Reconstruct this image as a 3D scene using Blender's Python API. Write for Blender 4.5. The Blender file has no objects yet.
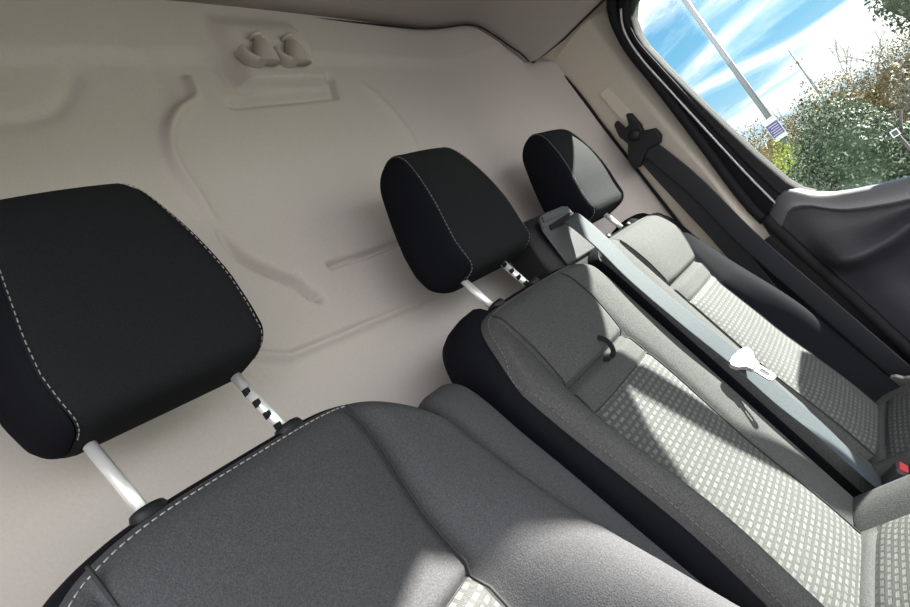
import bpy, bmesh, math, random
import numpy as np
from mathutils import Vector, Matrix
random.seed(7); RNG = np.random.default_rng(7)
S = bpy.context.scene; COL = S.collection

# ---------------------------------------------------------------- camera
F_PX = 650.0; YAW = math.radians(53.3); ROLL = math.radians(34.0); PITCH = math.atan(46/F_PX)
fh = Vector((math.sin(YAW), math.cos(YAW), 0)); R0 = Vector((math.cos(YAW), -math.sin(YAW), 0))
fw = fh*math.cos(PITCH) + Vector((0, 0, 1))*math.sin(PITCH)
U0 = R0.cross(fw)
cr = math.cos(ROLL)*R0 - math.sin(ROLL)*U0
cu = math.sin(ROLL)*R0 + math.cos(ROLL)*U0
cam_d = bpy.data.cameras.new('camera'); cam = bpy.data.objects.new('camera', cam_d); COL.objects.link(cam)
cam_d.sensor_fit = 'HORIZONTAL'; cam_d.sensor_width = 36.0; cam_d.lens = F_PX/910*36.0
cam_d.clip_start = .02; cam_d.clip_end = 500
m = Matrix((cr, cu, -fw)).transposed().to_4x4(); m.translation = Vector((0, 0, 1.6)); cam.matrix_world = m
S.camera = cam

# ---------------------------------------------------------------- sun, sky, exposure
K_SUN = .69; TA = .77                                    # fall per metre and rearward drift per metre, coming from the passenger side
sd = Vector((1, -TA, K_SUN)).normalized()
sun_d = bpy.data.lights.new('sun', 'SUN'); sun = bpy.data.objects.new('sun', sun_d); COL.objects.link(sun)
sun.rotation_euler = sd.to_track_quat('Z', 'Y').to_euler()
sun.location = (8, -6, 7)
sun_d.energy = 37.0; sun_d.angle = math.radians(.6); sun_d.color = (1, .955, .88)

W = bpy.data.worlds.new('sky'); S.world = W; W.use_nodes = True
nt = W.node_tree; nt.nodes.clear()
def N(t, typ, **kw):
    n = t.nodes.new(typ)
    for k, v in kw.items(): setattr(n, k, v)
    return n
def ramp(t, stops):
    n = t.nodes.new('ShaderNodeValToRGB'); e = n.color_ramp.elements
    while len(e) > 1: e.remove(e[-1])
    e[0].position, e[0].color = stops[0][0], tuple(stops[0][1])+(1,)
    for p, c in stops[1:]:
        x = e.new(p); x.color = tuple(c)+(1,)
    return n
tc = N(nt, 'ShaderNodeTexCoord'); sep = N(nt, 'ShaderNodeSeparateXYZ'); nt.links.new(tc.outputs['Generated'], sep.inputs[0])
zz = N(nt, 'ShaderNodeMath', operation='ADD'); zz.inputs[1].default_value = .22; nt.links.new(sep.outputs['Z'], zz.inputs[0])
dx = N(nt, 'ShaderNodeMath', operation='DIVIDE'); dy = N(nt, 'ShaderNodeMath', operation='DIVIDE')
nt.links.new(sep.outputs['X'], dx.inputs[0]); nt.links.new(zz.outputs[0], dx.inputs[1])
nt.links.new(sep.outputs['Y'], dy.inputs[0]); nt.links.new(zz.outputs[0], dy.inputs[1])
cmb = N(nt, 'ShaderNodeCombineXYZ'); nt.links.new(dx.outputs[0], cmb.inputs[0]); nt.links.new(dy.outputs[0], cmb.inputs[1])
mp = N(nt, 'ShaderNodeMapping'); mp.inputs['Scale'].default_value = (1.5, 1.0, 1); mp.inputs['Location'].default_value = (.7, .35, 0)
mp.inputs['Rotation'].default_value = (0, 0, .35)
nt.links.new(cmb.outputs[0], mp.inputs[0])
cl = N(nt, 'ShaderNodeTexNoise'); cl.inputs['Scale'].default_value = 1.1; cl.inputs['Detail'].default_value = 9; cl.inputs['Roughness'].default_value = .58
cl.inputs['Distortion'].default_value = .5
nt.links.new(mp.outputs[0], cl.inputs['Vector'])
cr_ = ramp(nt, [(.42, (0, 0, 0)), (.51, (.25, .25, .25)), (.60, (1, 1, 1))]); nt.links.new(cl.outputs['Fac'], cr_.inputs[0])
bl = ramp(nt, [(.0, (.40, .50, .56)), (.12, (.15, .345, .50)), (.35, (.07, .23, .43)), (1, (.05, .16, .36))]); nt.links.new(sep.outputs['Z'], bl.inputs[0])
mx = N(nt, 'ShaderNodeMixRGB'); nt.links.new(cr_.outputs[0], mx.inputs[0]); nt.links.new(bl.outputs[0], mx.inputs[1]); mx.inputs[2].default_value = (.82, .82, .80, 1)
zr = N(nt, 'ShaderNodeMapRange'); zr.inputs['From Min'].default_value = .24; zr.inputs['From Max'].default_value = .55
zr.inputs['To Min'].default_value = 2.1; zr.inputs['To Max'].default_value = 4.5; nt.links.new(sep.outputs['Z'], zr.inputs[0])
xr = N(nt, 'ShaderNodeMapRange'); xr.inputs['From Min'].default_value = .45; xr.inputs['From Max'].default_value = -.5          # unseen sky on the driver's side, brightened to fill the cab
xr.inputs['To Min'].default_value = 0; xr.inputs['To Max'].default_value = 5.6; nt.links.new(sep.outputs['X'], xr.inputs[0])
za = N(nt, 'ShaderNodeMath', operation='ADD'); nt.links.new(zr.outputs[0], za.inputs[0]); nt.links.new(xr.outputs[0], za.inputs[1])
bg = N(nt, 'ShaderNodeBackground'); nt.links.new(mx.outputs[0], bg.inputs[0]); nt.links.new(za.outputs[0], bg.inputs['Strength'])
xb = N(nt, 'ShaderNodeMapRange'); xb.inputs['From Min'].default_value = .45; xb.inputs['From Max'].default_value = .0; nt.links.new(sep.outputs['X'], xb.inputs[0])
bk = N(nt, 'ShaderNodeMixRGB'); nt.links.new(xb.outputs[0], bk.inputs[0]); nt.links.new(mx.outputs[0], bk.inputs[1]); bk.inputs[2].default_value = (.80, .80, .81, 1)
nt.links.new(bk.outputs[0], bg.inputs[0])
wo = N(nt, 'ShaderNodeOutputWorld'); nt.links.new(bg.outputs[0], wo.inputs[0])

S.view_settings.view_transform = 'Standard'; S.view_settings.look = 'None'
S.view_settings.exposure = 0.0; S.view_settings.gamma = 1.0; S.view_settings.use_curve_mapping = False

# ---------------------------------------------------------------- materials
def mat(name, col, rough=.6, metal=0, spec=.5, noise=None, bump=None, sheen=0):
    """noise = (scale, low factor, high factor); bump = (scale, strength)"""
    M = bpy.data.materials.new(name); M.use_nodes = True; t = M.node_tree; b = t.nodes['Principled BSDF']
    b.inputs['Base Color'].default_value = tuple(col)+(1,); b.inputs['Roughness'].default_value = rough
    b.inputs['Metallic'].default_value = metal; b.inputs['Specular IOR Level'].default_value = spec
    if sheen: b.inputs['Sheen Weight'].default_value = sheen; b.inputs['Sheen Roughness'].default_value = .5
    tcn = N(t, 'ShaderNodeTexCoord')
    if noise:
        n = N(t, 'ShaderNodeTexNoise'); n.inputs['Scale'].default_value = noise[0]; n.inputs['Detail'].default_value = 3
        t.links.new(tcn.outputs['Object'], n.inputs['Vector'])
        r = ramp(t, [(.3, [c*noise[1] for c in col]), (.7, [min(1, c*noise[2]) for c in col])])
        t.links.new(n.outputs['Fac'], r.inputs[0]); t.links.new(r.outputs[0], b.inputs['Base Color'])
    if bump:
        n2 = N(t, 'ShaderNodeTexNoise'); n2.inputs['Scale'].default_value = bump[0]; n2.inputs['Detail'].default_value = 2
        t.links.new(tcn.outputs['Object'], n2.inputs['Vector'])
        bp = N(t, 'ShaderNodeBump'); bp.inputs['Strength'].default_value = bump[1]; bp.inputs['Distance'].default_value = .002
        t.links.new(n2.outputs['Fac'], bp.inputs['Height']); t.links.new(bp.outputs[0], b.inputs['Normal'])
    return M
def pattern_mat():
    """woven seat fabric: staggered light blocks on a mid grey ground"""
    M = bpy.data.materials.new('woven block fabric'); M.use_nodes = True; t = M.node_tree; b = t.nodes['Principled BSDF']
    b.inputs['Roughness'].default_value = .75; b.inputs['Specular IOR Level'].default_value = .25
    uv = N(t, 'ShaderNodeTexCoord')
    def brick(w, h, mort, off, loc):
        mpn = N(t, 'ShaderNodeMapping'); mpn.inputs['Location'].default_value = loc
        t.links.new(uv.outputs['UV'], mpn.inputs[0])
        k = N(t, 'ShaderNodeTexBrick'); k.offset = off; k.squash = 1
        k.inputs['Scale'].default_value = 1; k.inputs['Brick Width'].default_value = w; k.inputs['Row Height'].default_value = h
        k.inputs['Mortar Size'].default_value = mort; k.inputs['Mortar Smooth'].default_value = .25; k.inputs['Bias'].default_value = 0
        k.inputs['Color1'].default_value = (.140, .143, .139, 1); k.inputs['Color2'].default_value = (.103, .105, .102, 1)
        k.inputs['Mortar'].default_value = (.064, .066, .065, 1)
        t.links.new(mpn.outputs[0], k.inputs['Vector']); return k
    k = brick(.0145, .0090, .0026, .5, (0, 0, 0))
    wv = N(t, 'ShaderNodeTexWave'); wv.bands_direction = 'X'; wv.inputs['Scale'].default_value = 130; wv.inputs['Distortion'].default_value = .6
    t.links.new(uv.outputs['UV'], wv.inputs['Vector'])
    mxx = N(t, 'ShaderNodeMixRGB', blend_type='MULTIPLY'); mxx.inputs[0].default_value = .35
    t.links.new(k.outputs['Color'], mxx.inputs[1]); t.links.new(wv.outputs['Color'], mxx.inputs[2])
    ns = N(t, 'ShaderNodeTexNoise'); ns.inputs['Scale'].default_value = 420; ns.inputs['Detail'].default_value = 2; t.links.new(uv.outputs['UV'], ns.inputs['Vector'])
    r = ramp(t, [(.3, (.6, .6, .6)), (.7, (1.25, 1.25, 1.22))]); t.links.new(ns.outputs['Fac'], r.inputs[0])
    m2 = N(t, 'ShaderNodeMixRGB', blend_type='MULTIPLY'); m2.inputs[0].default_value = .8
    t.links.new(mxx.outputs[0], m2.inputs[1]); t.links.new(r.outputs[0], m2.inputs[2]); t.links.new(m2.outputs[0], b.inputs['Base Color'])
    bp = N(t, 'ShaderNodeBump'); bp.inputs['Strength'].default_value = .5; bp.inputs['Distance'].default_value = .0015; bp.invert = True
    t.links.new(k.outputs['Fac'], bp.inputs['Height']); t.links.new(bp.outputs[0], b.inputs['Normal'])
    return M
M_BLACK = mat('black soft fabric', (.0062, .0066, .0088), .9, spec=.05, noise=(900, .75, 1.3), bump=(700, .25))
M_HEAD = mat('headrest cloth', (.0105, .0112, .0128), .82, spec=.10, noise=(800, .7, 1.35), bump=(700, .25))
M_CHAR = mat('charcoal speckled cloth', (.054, .055, .054), .82, spec=.15, noise=(620, .62, 1.45), bump=(650, .35))
M_DRV = mat('dark charcoal cloth', (.047, .048, .051), .8, spec=.15, noise=(700, .72, 1.35), bump=(650, .3))
M_PAT = pattern_mat()
M_STITCH = mat('grey thread', (.24, .24, .245), .7)
M_GREYTH = mat('dark thread', (.30, .30, .31), .6)
M_GREYTH2 = mat('charcoal thread', (.11, .11, .115), .7)
M_SEAM = mat('seam shadow cord', (.012, .012, .014), .8)
M_PLAST = mat('black moulded plastic', (.008, .008, .010), .55, spec=.3, noise=(300, .8, 1.2))
M_GPLAST = mat('grey grained plastic', (.034, .034, .036), .5, noise=(350, .8, 1.2), bump=(400, .3))
M_DOOR = mat('charcoal door plastic', (.021, .021, .025), .5, spec=.3, noise=(350, .85, 1.15), bump=(450, .25))
M_SILL = mat('pale sill plastic', (.075, .075, .082), .42, noise=(350, .9, 1.1))
M_RUB = mat('black rubber', (.010, .010, .012), .8, spec=.15)
M_CHROME = mat('polished chrome', (.92, .92, .92), .32, metal=.6)
M_STEEL = mat('satin steel', (.34, .34, .34), .4, metal=.5)
M_BEIGE = mat('bulkhead trim', (.54, .492, .462), .78, spec=.2, noise=(260, .97, 1.03), bump=(300, .10))
M_LINER = mat('headliner cloth', (.36, .325, .30), .85, spec=.15, noise=(400, .93, 1.07), bump=(500, .2))
M_PILL = mat('pillar trim plastic', (.54, .49, .41), .5, spec=.35, noise=(300, .95, 1.05), bump=(400, .15))
M_HOOK = mat('beige hook plastic', (.47, .42, .375), .42, spec=.4)
M_BELT = mat('grey belt webbing', (.045, .055, .062), .75, spec=.2, noise=(500, .8, 1.2))
M_BELTD = mat('black belt webbing', (.012, .013, .017), .6, spec=.4, noise=(500, .8, 1.3))
M_RED = mat('red button', (.55, .06, .07), .4)
M_FLOOR = mat('black floor mat', (.02, .02, .022), .9, noise=(200, .7, 1.3))
M_WHITE = mat('white painted metal', (.27, .275, .285), .55)
M_GALV = mat('galvanised post', (.055, .062, .070), .5, metal=.2)
M_PURP = mat('purple print', (.022, .016, .085), .6)
M_BARK = mat('brown bark', (.018, .015, .013), .9, noise=(20, .6, 1.4))
M_TWIG = mat('grey brown twigs', (.06, .05, .045), .9, noise=(12, .7, 1.3))
M_GROUND = mat('verge grass', (.10, .13, .05), .95, noise=(3, .5, 1.5))
M_TARMAC = mat('tarmac', (.05, .05, .05), .9, noise=(60, .7, 1.2))

def glass_mat():
    M = bpy.data.materials.new('side window glass'); M.use_nodes = True; t = M.node_tree; t.nodes.clear()
    tr = N(t, 'ShaderNodeBsdfTransparent'); tr.inputs[0].default_value = (.93, .96, .95, 1)
    gl = N(t, 'ShaderNodeBsdfGlossy'); gl.inputs['Roughness'].default_value = .03
    fr = N(t, 'ShaderNodeFresnel'); fr.inputs['IOR'].default_value = 1.3
    mi = N(t, 'ShaderNodeMixShader'); o = N(t, 'ShaderNodeOutputMaterial')
    t.links.new(fr.outputs[0], mi.inputs[0]); t.links.new(tr.outputs[0], mi.inputs[1]); t.links.new(gl.outputs[0], mi.inputs[2]); t.links.new(mi.outputs[0], o.inputs[0])
    return M
M_GLASS = glass_mat()
def leaf_mat(name, a, b, c):
    M = bpy.data.materials.new(name); M.use_nodes = True; t = M.node_tree; p = t.nodes['Principled BSDF']
    p.inputs['Roughness'].default_value = .6; p.inputs['Specular IOR Level'].default_value = .2
    g = N(t, 'ShaderNodeNewGeometry'); r = ramp(t, [(0, a), (.55, b), (1, c)])
    t.links.new(g.outputs['Random Per Island'], r.inputs[0]); t.links.new(r.outputs[0], p.inputs['Base Color'])
    return M

# ---------------------------------------------------------------- object helpers
def obj(name, v, f, m_, parent=None, uv=None, smooth=True):
    me = bpy.data.meshes.new(name); me.from_pydata([tuple(map(float, p)) for p in v], [], f)
    if uv is not None:
        l = me.uv_layers.new(name='UVMap'); li = np.zeros(len(me.loops), dtype=np.int32); me.loops.foreach_get('vertex_index', li)
        l.data.foreach_set('uv', np.asarray(uv, dtype=np.float32)[li].ravel())
    if smooth: me.polygons.foreach_set('use_smooth', [True]*len(me.polygons))
    me.materials.append(m_); me.update()
    o = bpy.data.objects.new(name, me); COL.objects.link(o)
    if parent is not None:
        o.parent = parent; o.matrix_parent_inverse = parent.matrix_world.inverted() if parent.type != 'EMPTY' else Matrix.Translation(-parent.location)
    return o
def thing(name, label, cat, loc, group=None):
    o = bpy.data.objects.new(name, None); COL.objects.link(o); o.location = loc; o.empty_display_size = .1
    o['label'] = label; o['category'] = cat
    if group: o['group'] = group
    return o
def tag(o, label=None, cat=None, group=None, kind=None):
    if label: o['label'] = label
    if cat: o['category'] = cat
    if group: o['group'] = group
    if kind: o['kind'] = kind
    return o
class MB:
    def __init__(s): s.v = []; s.f = []
    def add(s, v, f):
        n = len(s.v); s.v += [tuple(map(float, p)) for p in v]; s.f += [tuple(i+n for i in q) for q in f]; return s
    def box(s, lo, hi):
        (a, b, c), (d, e, g) = lo, hi
        v = [(a, b, c), (d, b, c), (d, e, c), (a, e, c), (a, b, g), (d, b, g), (d, e, g), (a, e, g)]
        return s.add(v, [(0, 3, 2, 1), (4, 5, 6, 7), (0, 1, 5, 4), (1, 2, 6, 5), (2, 3, 7, 6), (3, 0, 4, 7)])
    def tube(s, pts, r, n=10, closed=False):
        P = [Vector(p) for p in pts]; k = len(P); rr = r if isinstance(r, (list, tuple)) else [r]*k
        v = []; prev = None
        for i in range(k):
            if closed: T = (P[(i+1) % k]-P[i-1]).normalized()
            else: T = (P[min(i+1, k-1)]-P[max(i-1, 0)]).normalized()
            if prev is None: A = T.orthogonal().normalized()
            else:
                A = prev - T*prev.dot(T); A = A.normalized() if A.length > 1e-6 else T.orthogonal().normalized()
            prev = A; B = T.cross(A)
            for j in range(n):
                a = 2*math.pi*j/n; v.append(P[i]+(A*math.cos(a)+B*math.sin(a))*rr[i])
        f = []
        for i in range(k if closed else k-1):
            for j in range(n):
                a, b = i*n+j, i*n+(j+1) % n; c, d = ((i+1) % k)*n+(j+1) % n, ((i+1) % k)*n+j
                f.append((a, b, c, d))
        if not closed: f += [tuple(reversed(range(n))), tuple(range((k-1)*n, k*n))]
        return s.add(v, f)
    def lathe(s, prof, c, ax=(0, 0, 1), n=24, sx=1, sy=1):
        """prof = [(r, h)] around axis ax from point c"""
        A = Vector(ax).normalized(); X = A.orthogonal().normalized() if abs(A.z) < .99 else Vector((1, 0, 0)); Y = A.cross(X); c = Vector(c)
        v = [c + X*math.cos(2*math.pi*j/n)*r*sx + Y*math.sin(2*math.pi*j/n)*r*sy + A*h for r, h in prof for j in range(n)]
        f = [(i*n+j, i*n+(j+1) % n, (i+1)*n+(j+1) % n, (i+1)*n+j) for i in range(len(prof)-1) for j in range(n)]
        f += [tuple(reversed(range(n))), tuple(range((len(prof)-1)*n, len(prof)*n))]
        return s.add(v, f)
    def prism(s, poly, fn, a, b):
        """poly 2-D outline, fn(p, h) -> 3-D point, from h=a to h=b"""
        n = len(poly); v = [fn(p, a) for p in poly]+[fn(p, b) for p in poly]
        f = [tuple(reversed(range(n))), tuple(range(n, 2*n))]+[(i, (i+1) % n, n+(i+1) % n, n+i) for i in range(n)]
        return s.add(v, f)
    def build(s, name, m_, parent=None, smooth=True): return obj(name, s.v, s.f, m_, parent, smooth=smooth)
def bevel(o, w, seg=2, ang=35):
    md = o.modifiers.new('bevel', 'BEVEL'); md.width = w; md.segments = seg; md.limit_method = 'ANGLE'; md.angle_limit = math.radians(ang)
    return o
def smoothpath(pts, k=8):
    P = [Vector(p) for p in pts]; out = []
    for i in range(len(P)-1):
        a, b, c, d = P[max(i-1, 0)], P[i], P[i+1], P[min(i+2, len(P)-1)]
        for j in range(k):
            t = j/k; out.append(.5*((2*b)+(c-a)*t+(2*a-5*b+4*c-d)*t*t+(3*b-a-3*c+d)*t**3))
    out.append(P[-1]); return out
def stitch(mb, pts, pitch=.0065, duty=.68, r=.0007):
    P = [Vector(p) for p in pts]; L = [0]
    for a, b in zip(P, P[1:]): L.append(L[-1]+(b-a).length)
    def at(x):
        for i in range(len(P)-1):
            if x <= L[i+1]: return P[i].lerp(P[i+1], (x-L[i])/max(1e-9, L[i+1]-L[i]))
        return P[-1]
    x = 0
    while x < L[-1]-pitch:
        mb.tube([at(x), at(x+pitch*duty*.5), at(x+pitch*duty)], r, 5); x += pitch
    return mb
def sstep(x): x = np.clip(x, 0, 1); return x*x*(3-2*x)
def seg_dist(X, Z, poly):
    best = np.full(np.shape(X), 1e9)
    for (ax, az), (bx, bz) in zip(poly, poly[1:]):
        vx, vz = bx-ax, bz-az; L2 = vx*vx+vz*vz+1e-12
        t = np.clip(((X-ax)*vx+(Z-az)*vz)/L2, 0, 1)
        best = np.minimum(best, np.hypot(X-ax-t*vx, Z-az-t*vz))
    return best
def ribbon(pts, wdir, width, thick=.0014):
    """flat strap: pts and a width direction per point"""
    P = [Vector(p) for p in pts]; v = []
    for i, p in enumerate(P):
        T = (P[min(i+1, len(P)-1)]-P[max(i-1, 0)]).normalized(); w = Vector(wdir[i]); w = (w-T*w.dot(T)).normalized(); n = T.cross(w)
        for a, b in ((-1, -1), (-.9, -1.25), (0, -1.0), (.9, -1.25), (1, -1), (1, 1), (.9, 1.25), (0, 1.0), (-.9, 1.25), (-1, 1)): v.append(p+w*(a*width/2)+n*(b*thick/2))
    f = []; m_ = 10
    for i in range(len(P)-1):
        for j in range(m_): f.append((i*m_+j, i*m_+(j+1) % m_, (i+1)*m_+(j+1) % m_, (i+1)*m_+j))
    f += [tuple(reversed(range(m_))), tuple(range((len(P)-1)*m_, len(P)*m_))]
    return v, f

# ================================================================ THE CAB
# ---- bulkhead
def bulk_y(x): return .68-.125*np.clip((x-1.35)/.39, 0, 1.15)**2
def build_bulkhead():
    xs = np.concatenate([np.linspace(-.45, .1, 10)[:-1], np.arange(.1, 1.15, .0034), np.arange(1.15, 1.86, .008)])
    zs = np.concatenate([np.linspace(.65, 1.35, 12)[:-1], np.arange(1.35, 1.64, .008), np.arange(1.64, 2.26, .0034), np.arange(2.26, 2.42, .008)])
    X, Z = np.meshgrid(xs, zs); Y = bulk_y(X)
    def groove(poly, w, d):
        return d*np.exp(-(seg_dist(X, Z, poly)/w)**2)
    main = [(.666, 2.165), (.653, 2.132), (.611, 2.111), (.576, 2.074), (.559, 2.031), (.560, 1.976), (.564, 1.912), (.576, 1.871), (.611, 1.835), (.633, 1.818), (.642, 1.793), (.661, 1.785), (.684, 1.795), (.718, 1.821), (.799, 1.822), (.895, 1.821), (1.05, 1.80), (1.10, 1.83)]
    main = [(p.x, p.z) for p in smoothpath([(a, 0, b) for a, b in main], 4)]
    inside = main[:]+[(1.12, 2.0), (1.09, 2.09), (1.0, 2.14), (.7, 2.14)]
    up_ = sstep((Z-1.86)/.12)
    Y = Y + groove(main[:len(main)-26], .0085, -.015)*up_ + groove(main[:len(main)-26], .0072, .024)*(1-up_)
    Y = Y + groove([(.708, 1.824), (.80, 1.821), (.90, 1.823), (1.05, 1.826)], .0042, .018)
    Y = Y + groove([(.40, 1.79), (.475, 1.758), (.505, 1.743), (.545, 1.723), (.635, 1.719), (.85, 1.711), (1.05, 1.705)], .006, -.009)
    Y = Y + groove([(.720, 2.125), (.80, 2.127), (.884, 2.130), (.966, 2.133), (.984, 2.172)], .008, .014)
    Y = Y + groove([(1.06, 2.15), (1.082, 2.129), (1.099, 2.083), (1.105, 2.03), (1.09, 1.98)], .012, -.004)
    Y = Y + groove([(.60, 2.25), (.621, 2.199), (.617, 2.152)], .014, .004)
    Y = Y + groove([(.50, 2.181), (.478, 2.153), (.449, 2.129), (.410, 2.119), (.30, 2.12)], .012, .005)
    # shelf like step along the top and the raised block that carries the hooks
    Y = Y - .012*sstep((Z-2.195)/.03)*(1-.6*sstep((X-1.2)/.3))
    bx = sstep((X-.745)/.035)*sstep((.965-X)/.03)*sstep((Z-2.148)/.012)*sstep((2.30-Z)/.06)
    Y = Y - .020*bx
    Y = Y + .010*np.exp(-((X-.748)/.022)**2-((Z-2.19)/.05)**2)
    Y = Y + .004*np.sin(X*5.1+.4)*np.sin(Z*6.3)
    nx, nz = len(xs), len(zs)
    v = np.stack([X, Y, Z], -1).reshape(-1, 3)
    f = [(r*nx+c, r*nx+c+1, (r+1)*nx+c+1, (r+1)*nx+c) for r in range(nz-1) for c in range(nx-1)]
    o = obj('wall_rear', v, f, M_BEIGE)
    md = o.modifiers.new('solid', 'SOLIDIFY'); md.thickness = .012; md.offset = -1
    return tag(o, 'beige moulded bulkhead panel behind the seats', kind='structure')
build_bulkhead()

# ---- headliner: roof skin that drops at the passenger side
def build_ceiling():
    prof = smoothpath([(-.45, 0, 2.31), (.2, 0, 2.314), (.7, 0, 2.312), (1.15, 0, 2.309), (1.46, 0, 2.304), (1.575, 0, 2.292), (1.620, 0, 2.240), (1.650, 0, 2.168), (1.66, 0, 2.122)], 6)
    prof = [(p.x, p.z) for p in prof]
    ys = [0, .03, .1, .2, .35, .5, .65, .8, .95, 1.08]
    v = []; n = len(prof)
    for k, t in enumerate(ys):
        for x, z in prof:
            ye = float(bulk_y(np.array(min(x, 1.69))))-.001
            lip = .004 if k == 0 else 0
            yf = -1.05+.60*float(sstep(np.array((x-1.22)/.40)))          # curved front header
            lip += max(0, (x-1.64)/.02)*(.022 if k == 0 else .006 if k == 1 else 0)
            v.append((x, ye-t*(ye-yf)/1.08, z+lip+.02*math.sin(min(t, 1)*2.2)*(1-sstep((x-1.5)/.15))))
    f = [(r*n+c, (r+1)*n+c, (r+1)*n+c+1, r*n+c+1) for r in range(len(ys)-1) for c in range(n-1)]
    o = obj('ceiling', v, f, M_LINER); md = o.modifiers.new('solid', 'SOLIDIFY'); md.thickness = .02; md.offset = 1
    tag(o, 'pale cloth headliner with a dropped edge over the passenger door', kind='structure')
    # dark gap strip between liner and bulkhead
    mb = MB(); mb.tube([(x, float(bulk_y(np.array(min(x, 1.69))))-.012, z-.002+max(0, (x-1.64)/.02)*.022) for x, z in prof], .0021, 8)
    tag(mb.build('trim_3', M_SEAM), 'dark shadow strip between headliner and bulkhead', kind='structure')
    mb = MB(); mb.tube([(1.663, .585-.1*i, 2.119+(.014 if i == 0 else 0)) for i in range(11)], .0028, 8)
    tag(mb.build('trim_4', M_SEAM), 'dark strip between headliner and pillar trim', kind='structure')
build_ceiling()

# ---- body side above the door (outer roof rail) so daylight enters only by the windows
def rail():
    mb = MB()
    sec = [(1.675, 2.125), (1.735, 2.115), (1.75, 2.2), (1.72, 2.40), (1.58, 2.47), (1.58, 2.34), (1.655, 2.27), (1.675, 2.18)]
    mb.prism(sec, lambda p, h: (p[0], h, p[1]), -.51, .56)
    o = mb.build('trim_5', M_PILL, smooth=False); tag(o, 'roof side rail above the passenger door', kind='structure')
rail()
mb = MB(); mb.box((-.45, -.95, .60), (1.80, .70, .65)); tag(mb.build('floor', M_FLOOR, smooth=False), 'black cab floor', kind='structure')

mb = MB(); mb.box((-.16, -1.05, 1.99), (1.44, -.55, 2.34)); tag(bevel(mb.build('trim_6', M_LINER, smooth=False), .03, 3), 'unseen overhead shelf added above the windscreen to shade the bulkhead', kind='structure')  # added out of view to darken the upper bulkhead
mb = MB(); mb.box((-.19, -.95, 2.0), (-.11, .70, 2.40)); mb.build('trim_7', M_LINER, smooth=False); tag(bpy.data.objects['trim_7'], 'unseen roof rail added over the driver door to shade the bulkhead', kind='structure')  # added out of view, cuts daylight on the driver's side
mb = MB(); mb.box((-.19, .48, .65), (-.11, .70, 2.06)); mb.build('trim_8', M_PILL, smooth=False); tag(bpy.data.objects['trim_8'], 'unseen pillar added behind the driver door for shading', kind='structure')  # added out of view with the rail, for shading
# ---- B pillar trim
def build_pillar():
    rows = [[(1.735, .592, 2.20), (1.700, .478, 2.175), (1.700, .420, 2.17), (1.725, .373, 2.17)],
            [(1.735, .592, 2.142), (1.700, .465, 2.118), (1.700, .413, 2.113), (1.725, .373, 2.119)],
            [(1.735, .562, 2.100), (1.700, .442, 2.075), (1.700, .414, 2.069), (1.725, .378, 2.055)],
            [(1.735, .550, 2.005), (1.700, .438, 2.007), (1.700, .412, 2.010), (1.725, .382, 1.98)],
            [(1.735, .547, 1.893), (1.700, .436, 1.893), (1.700, .412, 1.887), (1.725, .382, 1.878)],
            [(1.735, .539, 1.697), (1.700, .424, 1.746), (1.700, .404, 1.743), (1.725, .378, 1.749)],
            [(1.735, .534, 1.590), (1.700, .411, 1.634), (1.700, .396, 1.633), (1.725, .373, 1.644)],
            [(1.735, .528, 1.474), (1.700, .409, 1.503), (1.700, .393, 1.511), (1.725, .371, 1.519)],
            [(1.735, .522, 1.40), (1.705, .405, 1.42), (1.705, .390, 1.42), (1.725, .368, 1.42)]]
    cols = [smoothpath([rows[i][j] for i in range(len(rows))], 6) for j in range(4)]
    n = len(cols[0]); prof = []
    for i in range(n):
        a, b, c, d = [cols[j][i] for j in range(4)]
        line = [a+Vector((.03, .012, 0)), a+Vector((.004, .004, 0)), a+Vector((0, -.004, 0))]
        line += [a.lerp(b, t) for t in (.2, .4, .6, .8, .93)]
        for t in (0, .15, .3, .45, .6, .75, .9, 1): line.append(b.lerp(c, t)+Vector((-.003*math.sin(t*math.pi), 0, 0)))
        line += [c.lerp(d, t) for t in (.12, .3, .6, .85, 1)]
        prof += line
    k = len(prof)//n
    f = [(r*k+c, r*k+c+1, (r+1)*k+c+1, (r+1)*k+c) for r in range(n-1) for c in range(k-1)]
    o = obj('trim_1', prof, f, M_PILL); md = o.modifiers.new('solid', 'SOLIDIFY'); md.thickness = .006; md.offset = 1
    tag(o, 'pale pillar trim behind the passenger door', kind='structure')
    # dark tube in place of the shadow gap at the rear edge
    mb = MB(); mb.tube([p+Vector((.002, .006, 0)) for p in cols[0]], .0042, 8); mb.build('pillar_gap_shadow', M_RUB, o)
    # height adjuster cover: a slim raised plate with a groove round it
    A = [(1.7075, .475, 1.962), (1.7115, .507, 1.960), (1.7105, .492, 1.815), (1.7075, .460, 1.815)]
    mb = MB(); mb.add([(x-.0005, y, z) for x, y, z in A]+[(x+.004, y, z) for x, y, z in A], [(0, 3, 2, 1), (0, 1, 5, 4), (1, 2, 6, 5), (2, 3, 7, 6), (3, 0, 4, 7)])
    bevel(mb.build('adjuster_cover', M_PILL, o, smooth=False), .002)
    mb = MB(); mb.box((1.716, .324, 2.07), (1.76, .371, 2.15)); mb.build('pillar_light_block', M_RUB, o, smooth=False)  # added hidden block, keeps a sun leak off the bulkhead
    # dark lower trim
    lo = MB(); lo.add([(1.760, .60, 1.50), (1.715, .40, 1.50), (1.748, .30, 1.50), (1.79, .30, 1.50), (1.79, .62, 1.50)] +
                      [(1.765, .60, .65), (1.735, .40, .65), (1.76, .14, .65), (1.80, .14, .65), (1.80, .62, .65)],
                      [(0, 1, 2, 3, 4), (9, 8, 7, 6, 5)]+[(i, i+5, (i+1) % 5+5, (i+1) % 5) for i in range(5)])
    tag(bevel(lo.build('trim_2', M_PLAST, smooth=False), .006), 'black lower pillar trim beside the passenger seat', kind='structure')
build_pillar()

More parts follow.
